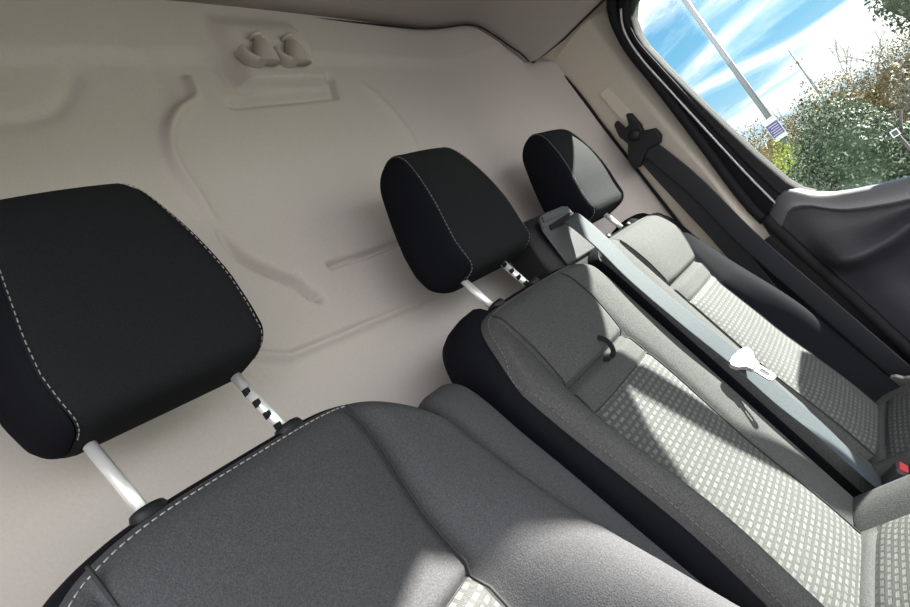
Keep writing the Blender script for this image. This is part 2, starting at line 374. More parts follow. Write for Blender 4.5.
# ---- passenger door: frame, seals, divider, glass, panel
def wx(z): return 1.72-.13*(z-1.45)
INNER = [(-.85, 1.30), (-.21, 1.325), (-.05, 1.345), (.075, 1.376), (.13, 1.394), (.18, 1.415), (.215, 1.433), (.24, 1.455), (.257, 1.476), (.270, 1.51), (.288, 1.60), (.302, 1.69), (.316, 1.79), (.328, 1.89), (.335, 1.965), (.333, 1.999), (.322, 2.035), (.298, 2.062), (.25, 2.078), (.1, 2.085), (-.10, 2.085), (-.27, 2.07), (-.30, 2.03), (-.36, 1.96), (-.5, 1.83), (-.7, 1.64), (-.9, 1.45)]
OUTER = [(-.85, 1.24), (-.21, 1.265), (-.05, 1.285), (.075, 1.31), (.13, 1.32), (.20, 1.33), (.28, 1.345), (.345, 1.37), (.360, 1.46), (.366, 1.51), (.367, 1.60), (.365, 1.69), (.364, 1.79), (.364, 1.89), (.366, 1.965), (.362, 2.01), (.350, 2.06), (.322, 2.10), (.26, 2.12), (.1, 2.13), (-.10, 2.13), (-.27, 2.13), (-.36, 2.12), (-.45, 2.06), (-.60, 1.93), (-.8, 1.74), (-1.0, 1.55)]
def build_door():
    door = bpy.data.objects.new('door_1', None); COL.objects.link(door); door.location = (1.70, -.1, .65)
    tag(door, 'charcoal passenger door with a window', kind='structure')
    # frame strip: inner edge chamfer, flat, outer edge; thick in X
    inn = INNER[7:]; out = OUTER[7:]
    v = []; n = len(inn)
    for (y1, z1), (y2, z2) in zip(inn, out):
        mY, mZ = y1*.55+y2*.45, z1*.55+z2*.45
        v += [(wx(z1)+.004, y1, z1), (wx(z1)-.012, y1*.93+y2*.07, z1*.93+z2*.07), (wx(mZ)-.020, mY, mZ), (wx(z2)-.004, y2, z2), (1.765, y2+(.03 if y2 > .3 else 0), z2), (wx(z1)+.05, y1, z1)]
    f = [(r*6+c, r*6+(c+1) % 6, (r+1)*6+(c+1) % 6, (r+1)*6+c) for r in range(n-1) for c in range(6)]
    fr = obj('window_frame', v, f, M_RUB, door)
    # seals
    P = [(wx(z)-.012, y, z) for y, z in OUTER[8:23]]
    mb = MB(); mb.tube(smoothpath(P, 5), .0125, 10); mb.build('door_seal', M_RUB, door)
    P = [(wx(z)-.021, y, z) for y, z in [(.315, 1.475), (.325, 1.56), (.334, 1.66), (.342, 1.76), (.350, 1.86), (.355, 1.93), (.354, 1.985), (.345, 2.028), (.325, 2.062)]]
    mb = MB(); mb.tube(smoothpath(P, 6), .0030, 8); tag(mb.build('edge_strip', M_STEEL, door), 'thin bright metal edge strip')
    P = [(wx(z)-.016, y*.72+y2*.28, z*.72+z2*.28) for (y, z), (y2, z2) in zip(INNER[8:18], OUTER[8:18])]
    mb = MB(); mb.tube(smoothpath(P, 5), .006, 8); mb.build('glass_channel', M_RUB, door)
    # divider bar of the front quarter light
    mb = MB(); z0, z1 = 1.30, 2.10
    sec = [(-.212, -.012), (-.184, -.012), (-.184, .03), (-.212, .03)]
    mb.add([(wx(z)+dx_, y, z) for z in (z0, z1) for y, dx_ in sec], [(3, 2, 1, 0), (4, 5, 6, 7)]+[(i, (i+1) % 4, 4+(i+1) % 4, 4+i) for i in range(4)])
    mb.build('divider_bar', M_RUB, door, smooth=False)
    # inner door panel: swept profile below the sill
    ys = list(np.linspace(-.9, .0, 10))[:-1]+list(np.linspace(0, .26, 22))+[.275, .29, .305, .318, .328, .335, .340]
    sill = lambda y: float(np.interp(y, [-.9, -.21, -.05, .075, .13, .18, .215, .24, .26, .275, .29, .305, .34], [1.298, 1.325, 1.345, 1.376, 1.394, 1.415, 1.433, 1.455, 1.480, 1.492, 1.497, 1.494, 1.47]))
    ledge = lambda y: float(np.interp(y, [-.9, -.2, 0, .118, .186, .246, .281, .314, .348], [1.345, 1.335, 1.32, 1.304, 1.294, 1.295, 1.301, 1.311, 1.325]))
    rows = []
    for y in ys:
        s = sill(y); l = min(ledge(y), s-.055); e = float(sstep(np.array((.345-y)/.05)))
        base = wx(s)
        pr = [(base+.055, s-.012), (base+.012, s-.004), (base+.002, s+.0015), (base-.016, s+.0008), (base-.025, s-.006), (base-.032, s-.018), (base-.037, s-.034), (base-.038, s-.042), (base-.034, s-.050), (base-.033, s-.058)]
        z_a = s-.058; 
        for t in (.2, .4, .6, .8): pr.append((base-.033-.004*t-.026*max(0, t-.45)/.55*e, z_a+(l+.006-z_a)*t))
        pr += [(base-.068*e-.03*(1-e), l+.002), (base-.071*e-.03*(1-e), l-.008), (base-.064*e-.03*(1-e), l-.02), (base-.040*e-.022*(1-e), l-.035), (base-.026, l-.06), (base-.02, l-.12), (base-.02, l-.25), (base-.025, .95), (base-.02, .72)]
        yend = y
        rows.append([(px, yend-max(0, (1.47-pz))*.19*float(sstep(np.array((y-.05)/.29))), pz) for px, pz in pr])
    k = len(rows[0])
    v = [p for r in rows for p in r]
    f = [(r*k+c, (r+1)*k+c, (r+1)*k+c+1, r*k+c+1) for r in range(len(rows)-1) for c in range(k-1)]
    NS = 7
    ff = [q for i, q in enumerate(f) if (i % (k-1)) < 2]; sf = [q for i, q in enumerate(f) if 2 <= (i % (k-1)) < NS]; tag(obj('door_flange', v, ff, M_WHITE, door), 'white painted door flange below the glass'); pf = [q for i, q in enumerate(f) if (i % (k-1)) >= NS]
    o = obj('door_panel', v, pf, M_DOOR, door); md = o.modifiers.new('solid', 'SOLIDIFY'); md.thickness = .02; md.offset = -1
    o2 = obj('window_sill', v, sf, M_SILL, door); tag(o2, 'pale rounded sill along the window')
    # rubber along the rear edge of the door
    P = [tuple(Vector(r)+Vector((-.002, .012, 0))) for r in rows[-1][4:]]
    mb = MB(); mb.tube(P, .013, 10); mb.build('door_edge_seal', M_RUB, door)
    mb = MB(); mb.prism([(1.70, 1.46), (1.79, 1.46), (1.79, .7), (1.73, .7)], lambda p, h: (p[0]+.03, h-max(0, 1.46-p[1])*.19, p[1]), .285, .345); mb.build('door_core', M_RUB, door, smooth=False)
    # small oval blanking cap in the panel corner
    mb = MB(); mb.lathe([(.016, 0), (.016, .003), (.013, .005)], (wx(1.43)-.032, .275, 1.425), (-1, 0, 0), 20, 1, 1.5); mb.build('blanking_cap', M_DOOR, door)
    # outer skin
    mb = MB(); mb.prism([(wx(1.3)+.03, 1.30), (wx(1.3)+.06, 1.28), (1.84, 1.0), (1.82, .6), (1.77, .6), (1.79, 1.0)], lambda p, h: (p[0], h, p[1]), -.95, .20)
    mb.build('outer_skin', M_WHITE, door, smooth=False)
    # exterior mirror on the door corner
    mr = MB(); mr.prism([(1.85, 1.30), (2.04, 1.27), (2.07, 1.33), (2.07, 1.66), (2.03, 1.69), (1.88, 1.68), (1.85, 1.63)], lambda p, h: (p[0], h, p[1]), -.32, -.125)
    bevel(mr.build('door_mirror', M_PLAST, door, smooth=False), .02, 3)
    mr = MB(); mr.box((1.73, -.26, 1.30), (1.87, -.16, 1.36)); bevel(mr.build('mirror_arm', M_PLAST, door, smooth=False), .01)
    # glass
    gl = INNER; v = [(wx(z)+.024, y, z) for y, z in gl]+[(wx(z)+.028, y, z) for y, z in gl]; n = len(gl)
    o = obj('window_1', v, [tuple(range(n)), tuple(reversed(range(n, 2*n)))]+[(i, n+i, n+(i+1) % n, (i+1) % n) for i in range(n)], M_GLASS, None, smooth=False)
    tag(o, 'clear glass of the passenger door window', kind='structure')
build_door()

# ================================================================ SEATS
def pillow(fn, bands, zrows, zt, d_fn, corner_R, nper, name_of, parent, mats, uvoff=(0, 0)):
    """Cushion face. bands: breakpoint functions s_i(z); zrows: list of fixed z levels (bottom up), the last band ends in zt(u).
    d_fn(i, x, s, z, e) gives how far the face stands proud.  Returns outline ring (s, z, d)."""
    nb = len(bands)-1
    # column parameter list
    cols = []
    for i in range(nb):
        k = nper[i]
        for j in range(k): cols.append((i, j/k))
    cols.append((nb-1, 1.0))
    rowsz = []
    for a, b, k in zrows[0]:
        for j in range(k): rowsz.append((a+(b-a)*j/k, None))
    zA = zrows[0][-1][1] if zrows[0] else zrows[2]
    kt = zrows[1]
    for j in range(kt+1): rowsz.append((zA, (1-(1-j/kt)**1.6)))
    nc, nr = len(cols), len(rowsz)
    V = np.zeros((nr, nc, 3)); UV = np.zeros((nr, nc, 2))
    for c, (i, x) in enumerate(cols):
        # normalised across
        for r, (z, w) in enumerate(rowsz):
            sl, sr = bands[0](z), bands[-1](z)
            s = bands[i](z)*(1-x)+bands[i+1](z)*x
            u = 2*(s-sl)/(sr-sl)-1; top = zt(u)
            zz_ = z if w is None else zA+(top-zA)*w
            if w is not None:
                s = bands[i](zz_)*(1-x)+bands[i+1](zz_)*x
            es, et = min(s-sl, sr-s), top-zz_
            ax = max(0, 1-es/corner_R); az = max(0, 1-et/corner_R)
            q = min(1, math.hypot(ax, az)); fall = corner_R*(1-math.sqrt(max(0, 1-q*q)))
            d = d_fn(i, x, s, zz_) - fall
            V[r, c] = (s, zz_, d); UV[r, c] = (s+uvoff[0], zz_+uvoff[1])
    W3 = np.array([[fn(*V[r, c]) for c in range(nc)] for r in range(nr)])
    groups = {}
    for r in range(nr-1):
        for c in range(nc-1):
            i = cols[c][0]; zm = V[r:r+2, c:c+2, 1].mean()
            groups.setdefault(name_of(i, zm), []).append((r*nc+c, r*nc+c+1, (r+1)*nc+c+1, (r+1)*nc+c))
    flat = W3.reshape(-1, 3); uvf = UV.reshape(-1, 2)
    for (nm, idx), faces in groups.items():
        used = sorted({k for q in faces for k in q}); mp_ = {k: j for j, k in enumerate(used)}
        o = obj(nm, flat[used], [tuple(mp_[k] for k in q) for q in faces], mats[nm], parent, uv=uvf[used])
    ring = [V[r, 0] for r in range(nr)]+[V[nr-1, c] for c in range(1, nc-1)]+[V[r, nc-1] for r in range(nr-1, -1, -1)]
    return ring, V, cols, rowsz

def skirt(fn, ring, depth, bulge, m_, parent, name, fnout):
    """side walls from the outline back to a flat rear"""
    prof = [(0, 0), (.02, .30), (.08, .72), (.2, 1.0), (.45, .95), (.7, .7), (.88, .35), (.96, -.1), (1, -.8)]
    v = []; n = len(ring)
    for t, o_ in prof:
        for k, p in enumerate(ring):
            nx_, nz_ = fnout(k); b = bulge(k) if callable(bulge) else bulge
            dd = p[2]*(1-t) - depth*t
            v.append(fn(p[0]+nx_*b*o_, p[1]+nz_*b*o_, dd))
    f = [(i*n+j, (i+1)*n+j, (i+1)*n+j+1, i*n+j+1) for i in range(len(prof)-1) for j in range(n-1)]
    f.append(tuple(range((len(prof)-1)*n, len(prof)*n)))
    f += [(i*n, i*n+n-1, (i+1)*n+n-1, (i+1)*n) for i in range(len(prof)-1)]
    return obj(name, v, f, m_, parent)
def surf_path(V, e, up=.0009):
    nr_, nc_ = V.shape[:2]; L = []
    lerp = lambda a, b, t: a+(b-a)*t
    def across(r, s_):
        for c in range(nc_-1):
            if V[r, c, 0] <= s_ <= V[r, c+1, 0]:
                return lerp(V[r, c], V[r, c+1], (s_-V[r, c, 0])/max(1e-9, V[r, c+1, 0]-V[r, c, 0]))
    def down(c, z_):
        for r in range(nr_-1):
            if V[r, c, 1] <= z_ <= V[r+1, c, 1]:
                return lerp(V[r, c], V[r+1, c], (z_-V[r, c, 1])/max(1e-9, V[r+1, c, 1]-V[r, c, 1]))
    lim = V[-1, 0, 1]-.004
    left = [across(r, V[r, 0, 0]+e) for r in range(nr_) if V[r, 0, 1] < lim]
    top = [down(c, V[-1, c, 1]-e) for c in range(nc_) if e*.8 < V[-1, c, 0]-V[-1, 0, 0] and e*.8 < V[-1, -1, 0]-V[-1, c, 0]]
    right = [across(r, V[r, -1, 0]-e) for r in range(nr_-1, -1, -1) if V[r, -1, 1] < V[-1, -1, 1]-.012]
    P = [p for p in left+top+right if p is not None]
    return [(p[0], p[1], p[2]+up) for p in P]
def ring_normals(ring):
    n = len(ring); out = []
    for k in range(n):
        a, b = ring[max(0, k-2)], ring[min(n-1, k+2)]
        t = Vector((b[0]-a[0], b[1]-a[1], 0)); t = t.normalized() if t.length > 1e-9 else Vector((0, 1, 0))
        out.append((-t.y, t.x))
    return out

Y_TOP, REC = .49, .255
def seat_fn(xc, y0=Y_TOP): return lambda s, z, d: (xc+s, y0-REC*(1.64-z)-d, z)

def seam_cord(mb, fn, pts, r=.0014):
    mb.tube([fn(*p) for p in pts], r, 6)

# ---- headrest with two chrome posts, built once and copied
def headrest(parent, xc, wscale=1.0, dx_=0, dz=0, dy=0, tilt=0):
    prof = [(.000, .018), (.000, .05), (-.003, .09), (-.002, .13), (.003, .165), (.010, .192), (.020, .207), (.034, .2145), (.050, .213), (.066, .205), (.078, .188), (.084, .16), (.090, .12), (.094, .08), (.095, .045), (.090, .018), (.078, .004), (.060, -.002), (.035, -.001), (.014, .003), (.004, .010)]
    P = smoothpath([(0, a, b) for a, b in prof+prof[:1]], 3)[:-1]
    prof = [(p.y, p.z*1.035) for p in P]; n = len(prof)
    hw = lambda z: float(np.interp(z, [-.01, 0, .02, .05, .085, .13, .17, .195, .215], [.087, .092, .0985, .1015, .099, .090, .081, .0755, .071]))*wscale
    cy, cz = .047, .10
    cols = [-1, -.985, -.95, -.88, -.75, -.6, -.45, -.3, -.15, 0, .15, .3, .45, .6, .75, .88, .95, .985, 1]
    X0, Y0, Z0 = xc+dx_, .508+dy, 1.69+dz
    def pt(x, y, z, ins=0):
        y2 = y+(cy-y)*ins; z2 = z+(cz-z)*ins
        return (X0+x, Y0+y2+tilt*z2, Z0+z2)
    v = []
    for u in cols:
        ins = .035*max(0, (abs(u)-.86)/.14)**2
        for y, z in prof:
            dome = .004*(1-u*u) if y < .02 else 0
            v.append(pt(u*hw(z), y-dome, z, ins))
    f = [(c*n+j, c*n+(j+1) % n, (c+1)*n+(j+1) % n, (c+1)*n+j) for c in range(len(cols)-1) for j in range(n)]
    h = obj('headrest', v, f, M_HEAD, parent)
    rings = [(.035, 0.0), (.050, .0028), (.10, .0058), (.22, .0090), (.45, .011), (.75, .012), (1, .0122)]
    for sgn in (-1, 1):
        v = []
        for ins, out in rings:
            for y, z in prof: v.append(pt(sgn*(hw(z*(1-ins)+cz*ins)+out), y, z, ins))
        f = [(i*n+j, i*n+(j+1) % n, (i+1)*n+(j+1) % n, (i+1)*n+j) for i in range(len(rings)-1) for j in range(n)]
        obj('side_panel', v, f, M_BLACK, h)
        ln = [pt(sgn*(hw(z)*.985+.0002), y-.0016, z, .022) for y, z in prof]
        st = MB(); stitch(st, ln[-8:]+ln[:34], .0062, .6, .00045); tag(st.build('stitching', M_STITCH, h), 'light grey stitched seam')
    return h
def post_pair(h, xc, sx, y0=.524, zb=1.632, zt=1.705, ytop=.548, x_off=0, notch=True):
    for k, s in enumerate((-1, 1)):
        x = xc+x_off+s*sx/2
        mb = MB(); a, b = Vector((x, y0, zb)), Vector((x, ytop, zt)); L = (b-a)
        ts = [0, 1.0]; rs = [.0056, .0056]
        mb.tube([a+L*t for t in ts], rs, 16)
        tag(mb.build('headrest_post', M_CHROME, h), 'chrome headrest post')
        if notch and s == 1:                                  # row of height notches down one flank
            for q in range(4):
                c = a+L*(.22+.18*q)+Vector((-.0052, -.0022, 0)); nm = MB()
                nm.add([c+Vector(p) for p in ((-.0015, -.002, -.0035), (.0032, -.0035, -.0015), (.0032, .004, -.0015), (-.0015, .003, -.0035), (-.0015, -.002, .0035), (.0032, -.0035, .0035), (.0032, .004, .0035), (-.0015, .003, .0035))],
                       [(0, 3, 2, 1), (4, 5, 6, 7), (0, 1, 5, 4), (1, 2, 6, 5), (2, 3, 7, 6), (3, 0, 4, 7)])
                nm.build('height_notch', M_RUB, h, smooth=False)
def guide(parent, x, y=.520, z=1.622, r=.019):
    mb = MB(); mb.lathe([(r*.9, 0), (r, .004), (r, .009), (r*.9, .0125), (r*.5, .0130), (r*.42, .012)], (x, y, z), (0, .15, 1), 24, 1.15, .8)
    return mb.build('headrest_guide', M_PLAST, parent)

# ---- driver's seat
def build_driver():
    xc = .30
    t = thing('driver_seat', 'large dark grey driver seat in the foreground with headrest on two chrome posts', 'seat', (xc, .15, .65))
    fn = seat_fn(xc)
    w = .213
    b = [lambda z: -w-.02*float(sstep(np.array((1.62-z)/.3))), lambda z: -.138+.05*max(0, 1.45-z)*0, lambda z: .115-.02*float(sstep(np.array((1.60-z)/.14))), lambda z: w+.02*float(sstep(np.array((1.62-z)/.3)))]
    zt = lambda u: 1.631-.080*abs(u)**4.2
    def d_fn(i, x, s, z):
        low = float(sstep(np.array((1.60-z)/.38))); top = float(sstep(np.array((1.64-z)/.07)))
        if i in (0, 2):
            y = x if i == 2 else 1-x                 # 0 at the inner seam, 1 at the outer edge
            crest = float(np.interp(z, [1.05, 1.15, 1.274, 1.367, 1.424, 1.485, 1.54, 1.60], [.135, .13, .098, .052, .028, .012, .003, 0]))
            shape = math.sin(min(1, y/.72)*math.pi/2)**1.6 if y < .72 else 1-.30*((y-.72)/.28)**2
            return crest*shape-.012*math.exp(-(y/.22)**2)*top
        seam = .011*math.exp(-((z-1.437)/.006)**2)
        return .013*(1-abs(2*x-1)**3)*top-seam-.004*math.exp(-((z-1.52)/.05)**2)
    def name_of(i, z):
        if i in (0, 2): return ('side_bolster', i)
        return ('patterned_insert', 0) if z < 1.437 else ('upper_panel', 0)
    ring, V, cols, rows = pillow(fn, b, ([(1.05, 1.20, 16), (1.20, 1.437, 44), (1.437, 1.53, 18)], 28), zt, d_fn, .022, [26, 34, 30], name_of, t,
                                 {'side_bolster': M_DRV, 'patterned_insert': M_PAT, 'upper_panel': M_DRV})
    nr = ring_normals(ring)
    skirt(fn, ring, .105, .004, M_BLACK, t, 'seat_side_cover', lambda k: nr[k])
    # top seam with light stitching, inner seams
    ts = MB(); rp = [p for p in ring if p[1] > 1.50]
    stitch(ts, [fn(*p) for p in surf_path(V, .004) if p[1] > 1.50 and p[0] < .125], .0068, .66, .0006); tag(ts.build('stitching', M_GREYTH, t), 'grey stitching round the top edge')
    sm = MB()
    for k in (1, 2):
        pts = [(b[k](z), z, d_fn(1, 0 if k == 1 else 1, 0, z)-.0002) for z in np.linspace(1.06, 1.622, 40)]
        seam_cord(sm, fn, pts, .0016)
    seam_cord(sm, fn, [(b[1](1.437)*(1-x)+b[2](1.437)*x, 1.437, d_fn(1, x, 0, 1.437)) for x in np.linspace(0, 1, 12)], .0014)
    sm.build('seam_cord', M_SEAM, t)
    # cushion and base
    cfn = lambda s, z, d: (xc+s, z, 1.06+d+.12*(.33-z))
    cb = [lambda z: -.25, lambda z: -.14, lambda z: .14, lambda z: .25]
    f2 = lambda s, z, d: cfn(s, .34-z, d)
    r2, *_ = pillow(f2, cb, ([(0, .055, 4), (.055, .40, 16)], 10), lambda u: .46-.03*abs(u)**4, lambda i, x, s, z: (.03*math.sin(x*math.pi) if i != 1 else .008), .03, [8, 12, 8],
                    lambda i, z: ('cushion_bolster', i) if i != 1 else ('cushion_insert', 0), t, {'cushion_bolster': M_DRV, 'cushion_insert': M_PAT})
    n2 = ring_normals(r2); skirt(f2, r2, .14, .01, M_BLACK, t, 'cushion_side_cover', lambda k: n2[k])
    mb = MB(); mb.box((xc-.2, -.05, .65), (xc+.2, .36, .94)); bevel(mb.build('seat_base', M_PLAST, t, smooth=False), .02)
    h = headrest(t, xc, .965, .004, .018)
    post_pair(h, xc, .145, zb=1.622)
    for s in (-1, 1): guide(t, xc+s*.0725, z=1.624, r=.018)
    # folded-up armrest between the driver seat and the bench
    ax0, ax1 = .524, .586
    path = [(.556, 1.545), (.535, 1.572), (.510, 1.583), (.488, 1.572), (.472, 1.545), (.452, 1.49), (.428, 1.43), (.402, 1.36), (.375, 1.29), (.350, 1.22), (.335, 1.15), (.36, 1.11), (.42, 1.11), (.45, 1.16), (.475, 1.25), (.515, 1.37), (.545, 1.48)]
    P = [(p.y, p.z) for p in smoothpath([(0, a, c) for a, c in path+path[:1]], 4)[:-1]]
    cyy = sum(p[0] for p in P)/len(P); n = len(P); v = []
    prof = [(0, .012), (.04, .006), (.12, .002), (.25, 0), (.75, 0), (.88, .002), (.96, .006), (1, .012)]
    for tx, ins in prof:
        for i, (y, z) in enumerate(P):
            a, c = Vector(P[i-1]), Vector(P[(i+1) % n]); tt = (c-a).normalized(); nn = Vector((tt.y, -tt.x))
            v.append((ax0+(ax1-ax0)*tx, y-nn.x*ins*-1*-1, z-nn.y*ins))
    f = [(i*n+j, i*n+(j+1) % n, (i+1)*n+(j+1) % n, (i+1)*n+j) for i in range(len(prof)-1) for j in range(n)]+[tuple(range(n)), tuple(reversed(range((len(prof)-1)*n, len(prof)*n)))]
    tag(obj('armrest', v, f, M_DRV, t), 'dark armrest folded up against the seat back')
build_driver()

# ---- two-seat passenger bench
def build_bench():
    t = thing('passenger_bench_seat', 'two person grey passenger bench seat with patterned inserts and two headrests', 'seat', (1.07, .15, .65))
    for which, xc in ((0, .838), (1, 1.30)):
        fn = seat_fn(xc)
        L, R = (-.198, .198) if which == 0 else (-.198, .215)
        outL = which == 0
        b = [lambda z, L=L: L, lambda z: -.126-.006*math.sin((1.62-z)*6), lambda z: .100-.012*math.exp(-((z-1.49)/.06)**2), lambda z, R=R: R]
        if which == 1: b = [b[0], lambda z: -.098, lambda z: float(np.interp(z, [1.04, 1.20, 1.32, 1.42, 1.50, 1.57, 1.64], [.120, .112, .104, .090, .120, .180, .195])), b[3]]  # right seam shaped to the shadow edge across the seat
        def zt(u, which=which):
            l = .105*abs(u)**8 if (u < 0) == (which == 0) else .022*abs(u)**8
            return 1.628-l-.004*u*u
        def d_fn(i, x, s, z, which=which):
            top = float(sstep(np.array((1.64-z)/.08))); low = float(sstep(np.array((1.55-z)/.3)))
            if i in (0, 2):
                y = x if i == 2 else 1-x
                outer = (i == 0) == (which == 0)
                crest = (.010*top+.040*low) if outer else (.004+.005*top)
                shape = math.sin(min(1, y/.6)*math.pi/2)**1.4 if y < .6 else 1-.22*((y-.6)/.4)**2
                return crest*shape-.008*math.exp(-(y/.10)**2)*top
            seams = .011*math.exp(-((z-1.487)/.006)**2)+.003*math.exp(-((z-1.445)/.003)**2)
            pil = .007*(1-abs(2*x-1)**4)*top
            if z > 1.487: pil += .006*math.sin(min(1, (z-1.487)/.14)*math.pi)
            return pil-seams+.012*float(sstep(np.array((1.30-z)/.2)))
        def name_of(i, z):
            if i in (0, 2): return ('shade_black_bolster', i) if (i == 2 and outL is False) else ('side_bolster', i)  # window-side bolster: black cloth stands in for shade there
            return ('patterned_insert', 0) if z < 1.445 else (('plain_strip', 0) if z < 1.487 else ('upper_panel', 0))
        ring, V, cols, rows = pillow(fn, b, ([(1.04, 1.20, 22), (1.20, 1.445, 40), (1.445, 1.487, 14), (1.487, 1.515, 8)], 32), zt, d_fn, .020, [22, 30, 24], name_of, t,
                                     {'side_bolster': M_CHAR, 'shade_black_bolster': M_BLACK, 'patterned_insert': M_PAT, 'plain_strip': M_CHAR, 'upper_panel': M_CHAR}, (xc, 0))
        nr = ring_normals(ring)
        def bul(k, ring=ring, xc=xc, outL=outL):
            outer = (ring[k][0] < -.1) if outL else (ring[k][0] > .1)
            return .017 if outer else .004
        skirt(fn, ring, .10, bul, M_BLACK, t, 'seat_side_cover', lambda k, nr=nr: nr[k])
        st = MB(); rp = [p for p in ring if (p[0] < .20 if which == 0 else p[0] > -.2)]
        stitch(st, [fn(*p) for p in surf_path(V, .003, .0007) if p[1] > 1.06 and (p[0] < .15 if which == 0 else p[0] > -.15)], .0068, .66, .0006); tag(st.build('stitching', M_GREYTH2, t), 'grey stitching round the outer edge')
        sm = MB()
        for k in (1, 2): seam_cord(sm, fn, [(b[k](z), z, d_fn(1, 0 if k == 1 else 1, 0, z)-.0005-.020*(1-math.sqrt(1-max(0, 1-(1.625-z)/.020)**2))) for z in np.linspace(1.05, 1.620, 60)], .0013)
        for zz_ in (1.487, 1.445): seam_cord(sm, fn, [(b[1](zz_)*(1-x)+b[2](zz_)*x, zz_, d_fn(1, x, 0, zz_)+.0004) for x in np.linspace(0, 1, 12)], .0011)
        sm.build('seam_cord', M_SEAM, t)
        h = headrest(t, xc, 1.0, .027 if which == 0 else .048, -.005 if which == 0 else -.011)
        post_pair(h, xc, .118 if which == 0 else .127, notch=which == 0, zt=1.70, zb=1.618)
        for s in (-1, 1): guide(t, xc+s*(.059 if which == 0 else .0635), z=1.622, r=.0165)
        # cushion
        f2 = lambda s, z, d, xc=xc, zc=(1.075 if which == 0 else 1.052): (xc+s, .368-z, zc+d+.10*z)
        bo = .105
        if which == 1: L, R = -.150, .165
        bo = .105 if which == 0 else .118; bh = .015 if which == 0 else .003
        cb = [lambda z, L=L: L, lambda z: -bo, lambda z: bo, lambda z, R=R: R]
        r2, *_ = pillow(f2, cb, ([(0, .055, 8), (.055, .40, 40)], 14), lambda u: .47-.03*abs(u)**6,
                        lambda i, x, s, z: ((bh*math.sin(min(1, (x if i == 2 else 1-x)/.6)*math.pi/2) if i != 1 else .006*(1-abs(2*x-1)**4)) - .005*math.exp(-((z-.055)/.004)**2)*(i == 1) - .02*math.exp(-(z/.014)**2)),
                        .025, [16, 30, 16], lambda i, z: ('cushion_bolster', i) if i != 1 else (('cushion_insert', 0) if z > .055 else ('cushion_rear_band', 0)), t,
                        {'cushion_bolster': M_CHAR, 'cushion_insert': M_PAT, 'cushion_rear_band': M_CHAR}, (xc, 0))
        n2 = ring_normals(r2); skirt(f2, r2, .12, .006, M_BLACK, t, 'cushion_side_cover', lambda k, n2=n2: n2[k])
    # belt tower standing on the back between the two headrests
    mb = MB()
    sec = lambda z: [(1.012, .600), (1.008, .545), (1.016, .530-.25*(1.64-z)*.3), (1.030, .522-.25*(1.64-z)*.3), (1.165, .522-.25*(1.64-z)*.3), (1.180, .530-.25*(1.64-z)*.3), (1.188, .545), (1.184, .600)]
    levels = [(1.60, 0), (1.66, 0), (1.705, 0), (1.722, .003), (1.731, .010), (1.735, .022)]
    v = []
    for z, ins in levels:
        for x, y in sec(z): v.append((x+(1.098-x)*ins/.09, y+(.562-y)*ins/.04, z))
    f = [(i*8+j, i*8+(j+1) % 8, (i+1)*8+(j+1) % 8, (i+1)*8+j) for i in range(len(levels)-1) for j in range(8)]+[tuple(reversed(range(8))), tuple(range(40, 48))]
    tw = mb.add(v, f).build('belt_tower', M_PLAST, t); bevel(tw, .003)
    fy = .520
    fc = MB(); fc.prism([(1.030, 1.625), (1.166, 1.625), (1.172, 1.70), (1.162, 1.722), (1.146, 1.727), (1.050, 1.727), (1.036, 1.722), (1.024, 1.70)], lambda p, h: (p[0], fy-h, p[1]), 0, .006)
    tag(bevel(fc.build('tower_face', M_GPLAST, tw, smooth=False), .003), 'grey plastic face of the belt tower')
    sl = MB(); sl.prism([(1.045, 1.693), (1.160, 1.693), (1.163, 1.706), (1.155, 1.709), (1.05, 1.703)], lambda p, h: (p[0], fy-.0055-h, p[1]), 0, .003); sl.build('belt_slot', M_RUB, tw, smooth=False)
    cv = MB(); cv.prism([(1.040, 1.712), (1.162, 1.712), (1.158, 1.722), (1.046, 1.722)], lambda p, h: (p[0], fy-.0055-h, p[1]), 0, .002); cv.build('slot_cover', M_GPLAST, tw, smooth=False)
    # black fabric pull loop
    P = smoothpath([(.836, .446, 1.512), (.834, .437, 1.503), (.830, .433, 1.493), (.824, .433, 1.484), (.817, .438, 1.480), (.812, .446, 1.484)], 5)
    v, f = ribbon(P, [(.35, -.94, 0)]*len(P), .007, .0018); tag(obj('pull_loop', v, f, M_RUB, t), 'black fabric pull loop')
    mb = MB(); mb.box((.68, -.05, .65), (1.46, .36, .95)); bevel(mb.build('bench_base', M_PLAST, t, smooth=False), .02)
build_bench()

# ================================================================ BELTS
def buckle_tongue(parent, c, along, wide, m_=M_STEEL):
    A = Vector(along).normalized(); Wd = Vector(wide); Wd = (Wd-A*Wd.dot(A)).normalized(); n = A.cross(Wd); c = Vector(c)
    fnp = lambda p, h: c+(Wd*p[0]+A*p[1])*.84+n*h
    mb = MB()
    head = [(-.034, -.010), (-.028, -.017), (-.012, -.020), (.012, -.020), (.028, -.017), (.034, -.010), (.030, .002), (.016, .012), (.0125, .024), (-.0125, .024), (-.016, .012), (-.030, .002)]
    mb.prism(head, fnp, -.004, .004)
    # tongue blade with its latch window
    o_ = [(-.0115, .022), (.0115, .022), (.0115, .056), (.007, .062), (-.007, .062), (-.0115, .056)]
    i_ = [(-.0050, .032), (.0050, .032), (.0050, .048), (.003, .050), (-.003, .050), (-.0050, .048)]
    v = [fnp(p, h) for h in (-.0014, .0014) for p in o_+i_]; f = []
    for j in range(6):
        k = (j+1) % 6
        f += [(j, 6+j, 6+k, k), (12+j, 12+k, 18+k, 18+j), (j, k, 12+k, 12+j), (6+j, 18+j, 18+k, 6+k)]
    mb.add(v, f)
    return bevel(mb.build('belt_tongue', m_, parent, smooth=False), .0012)
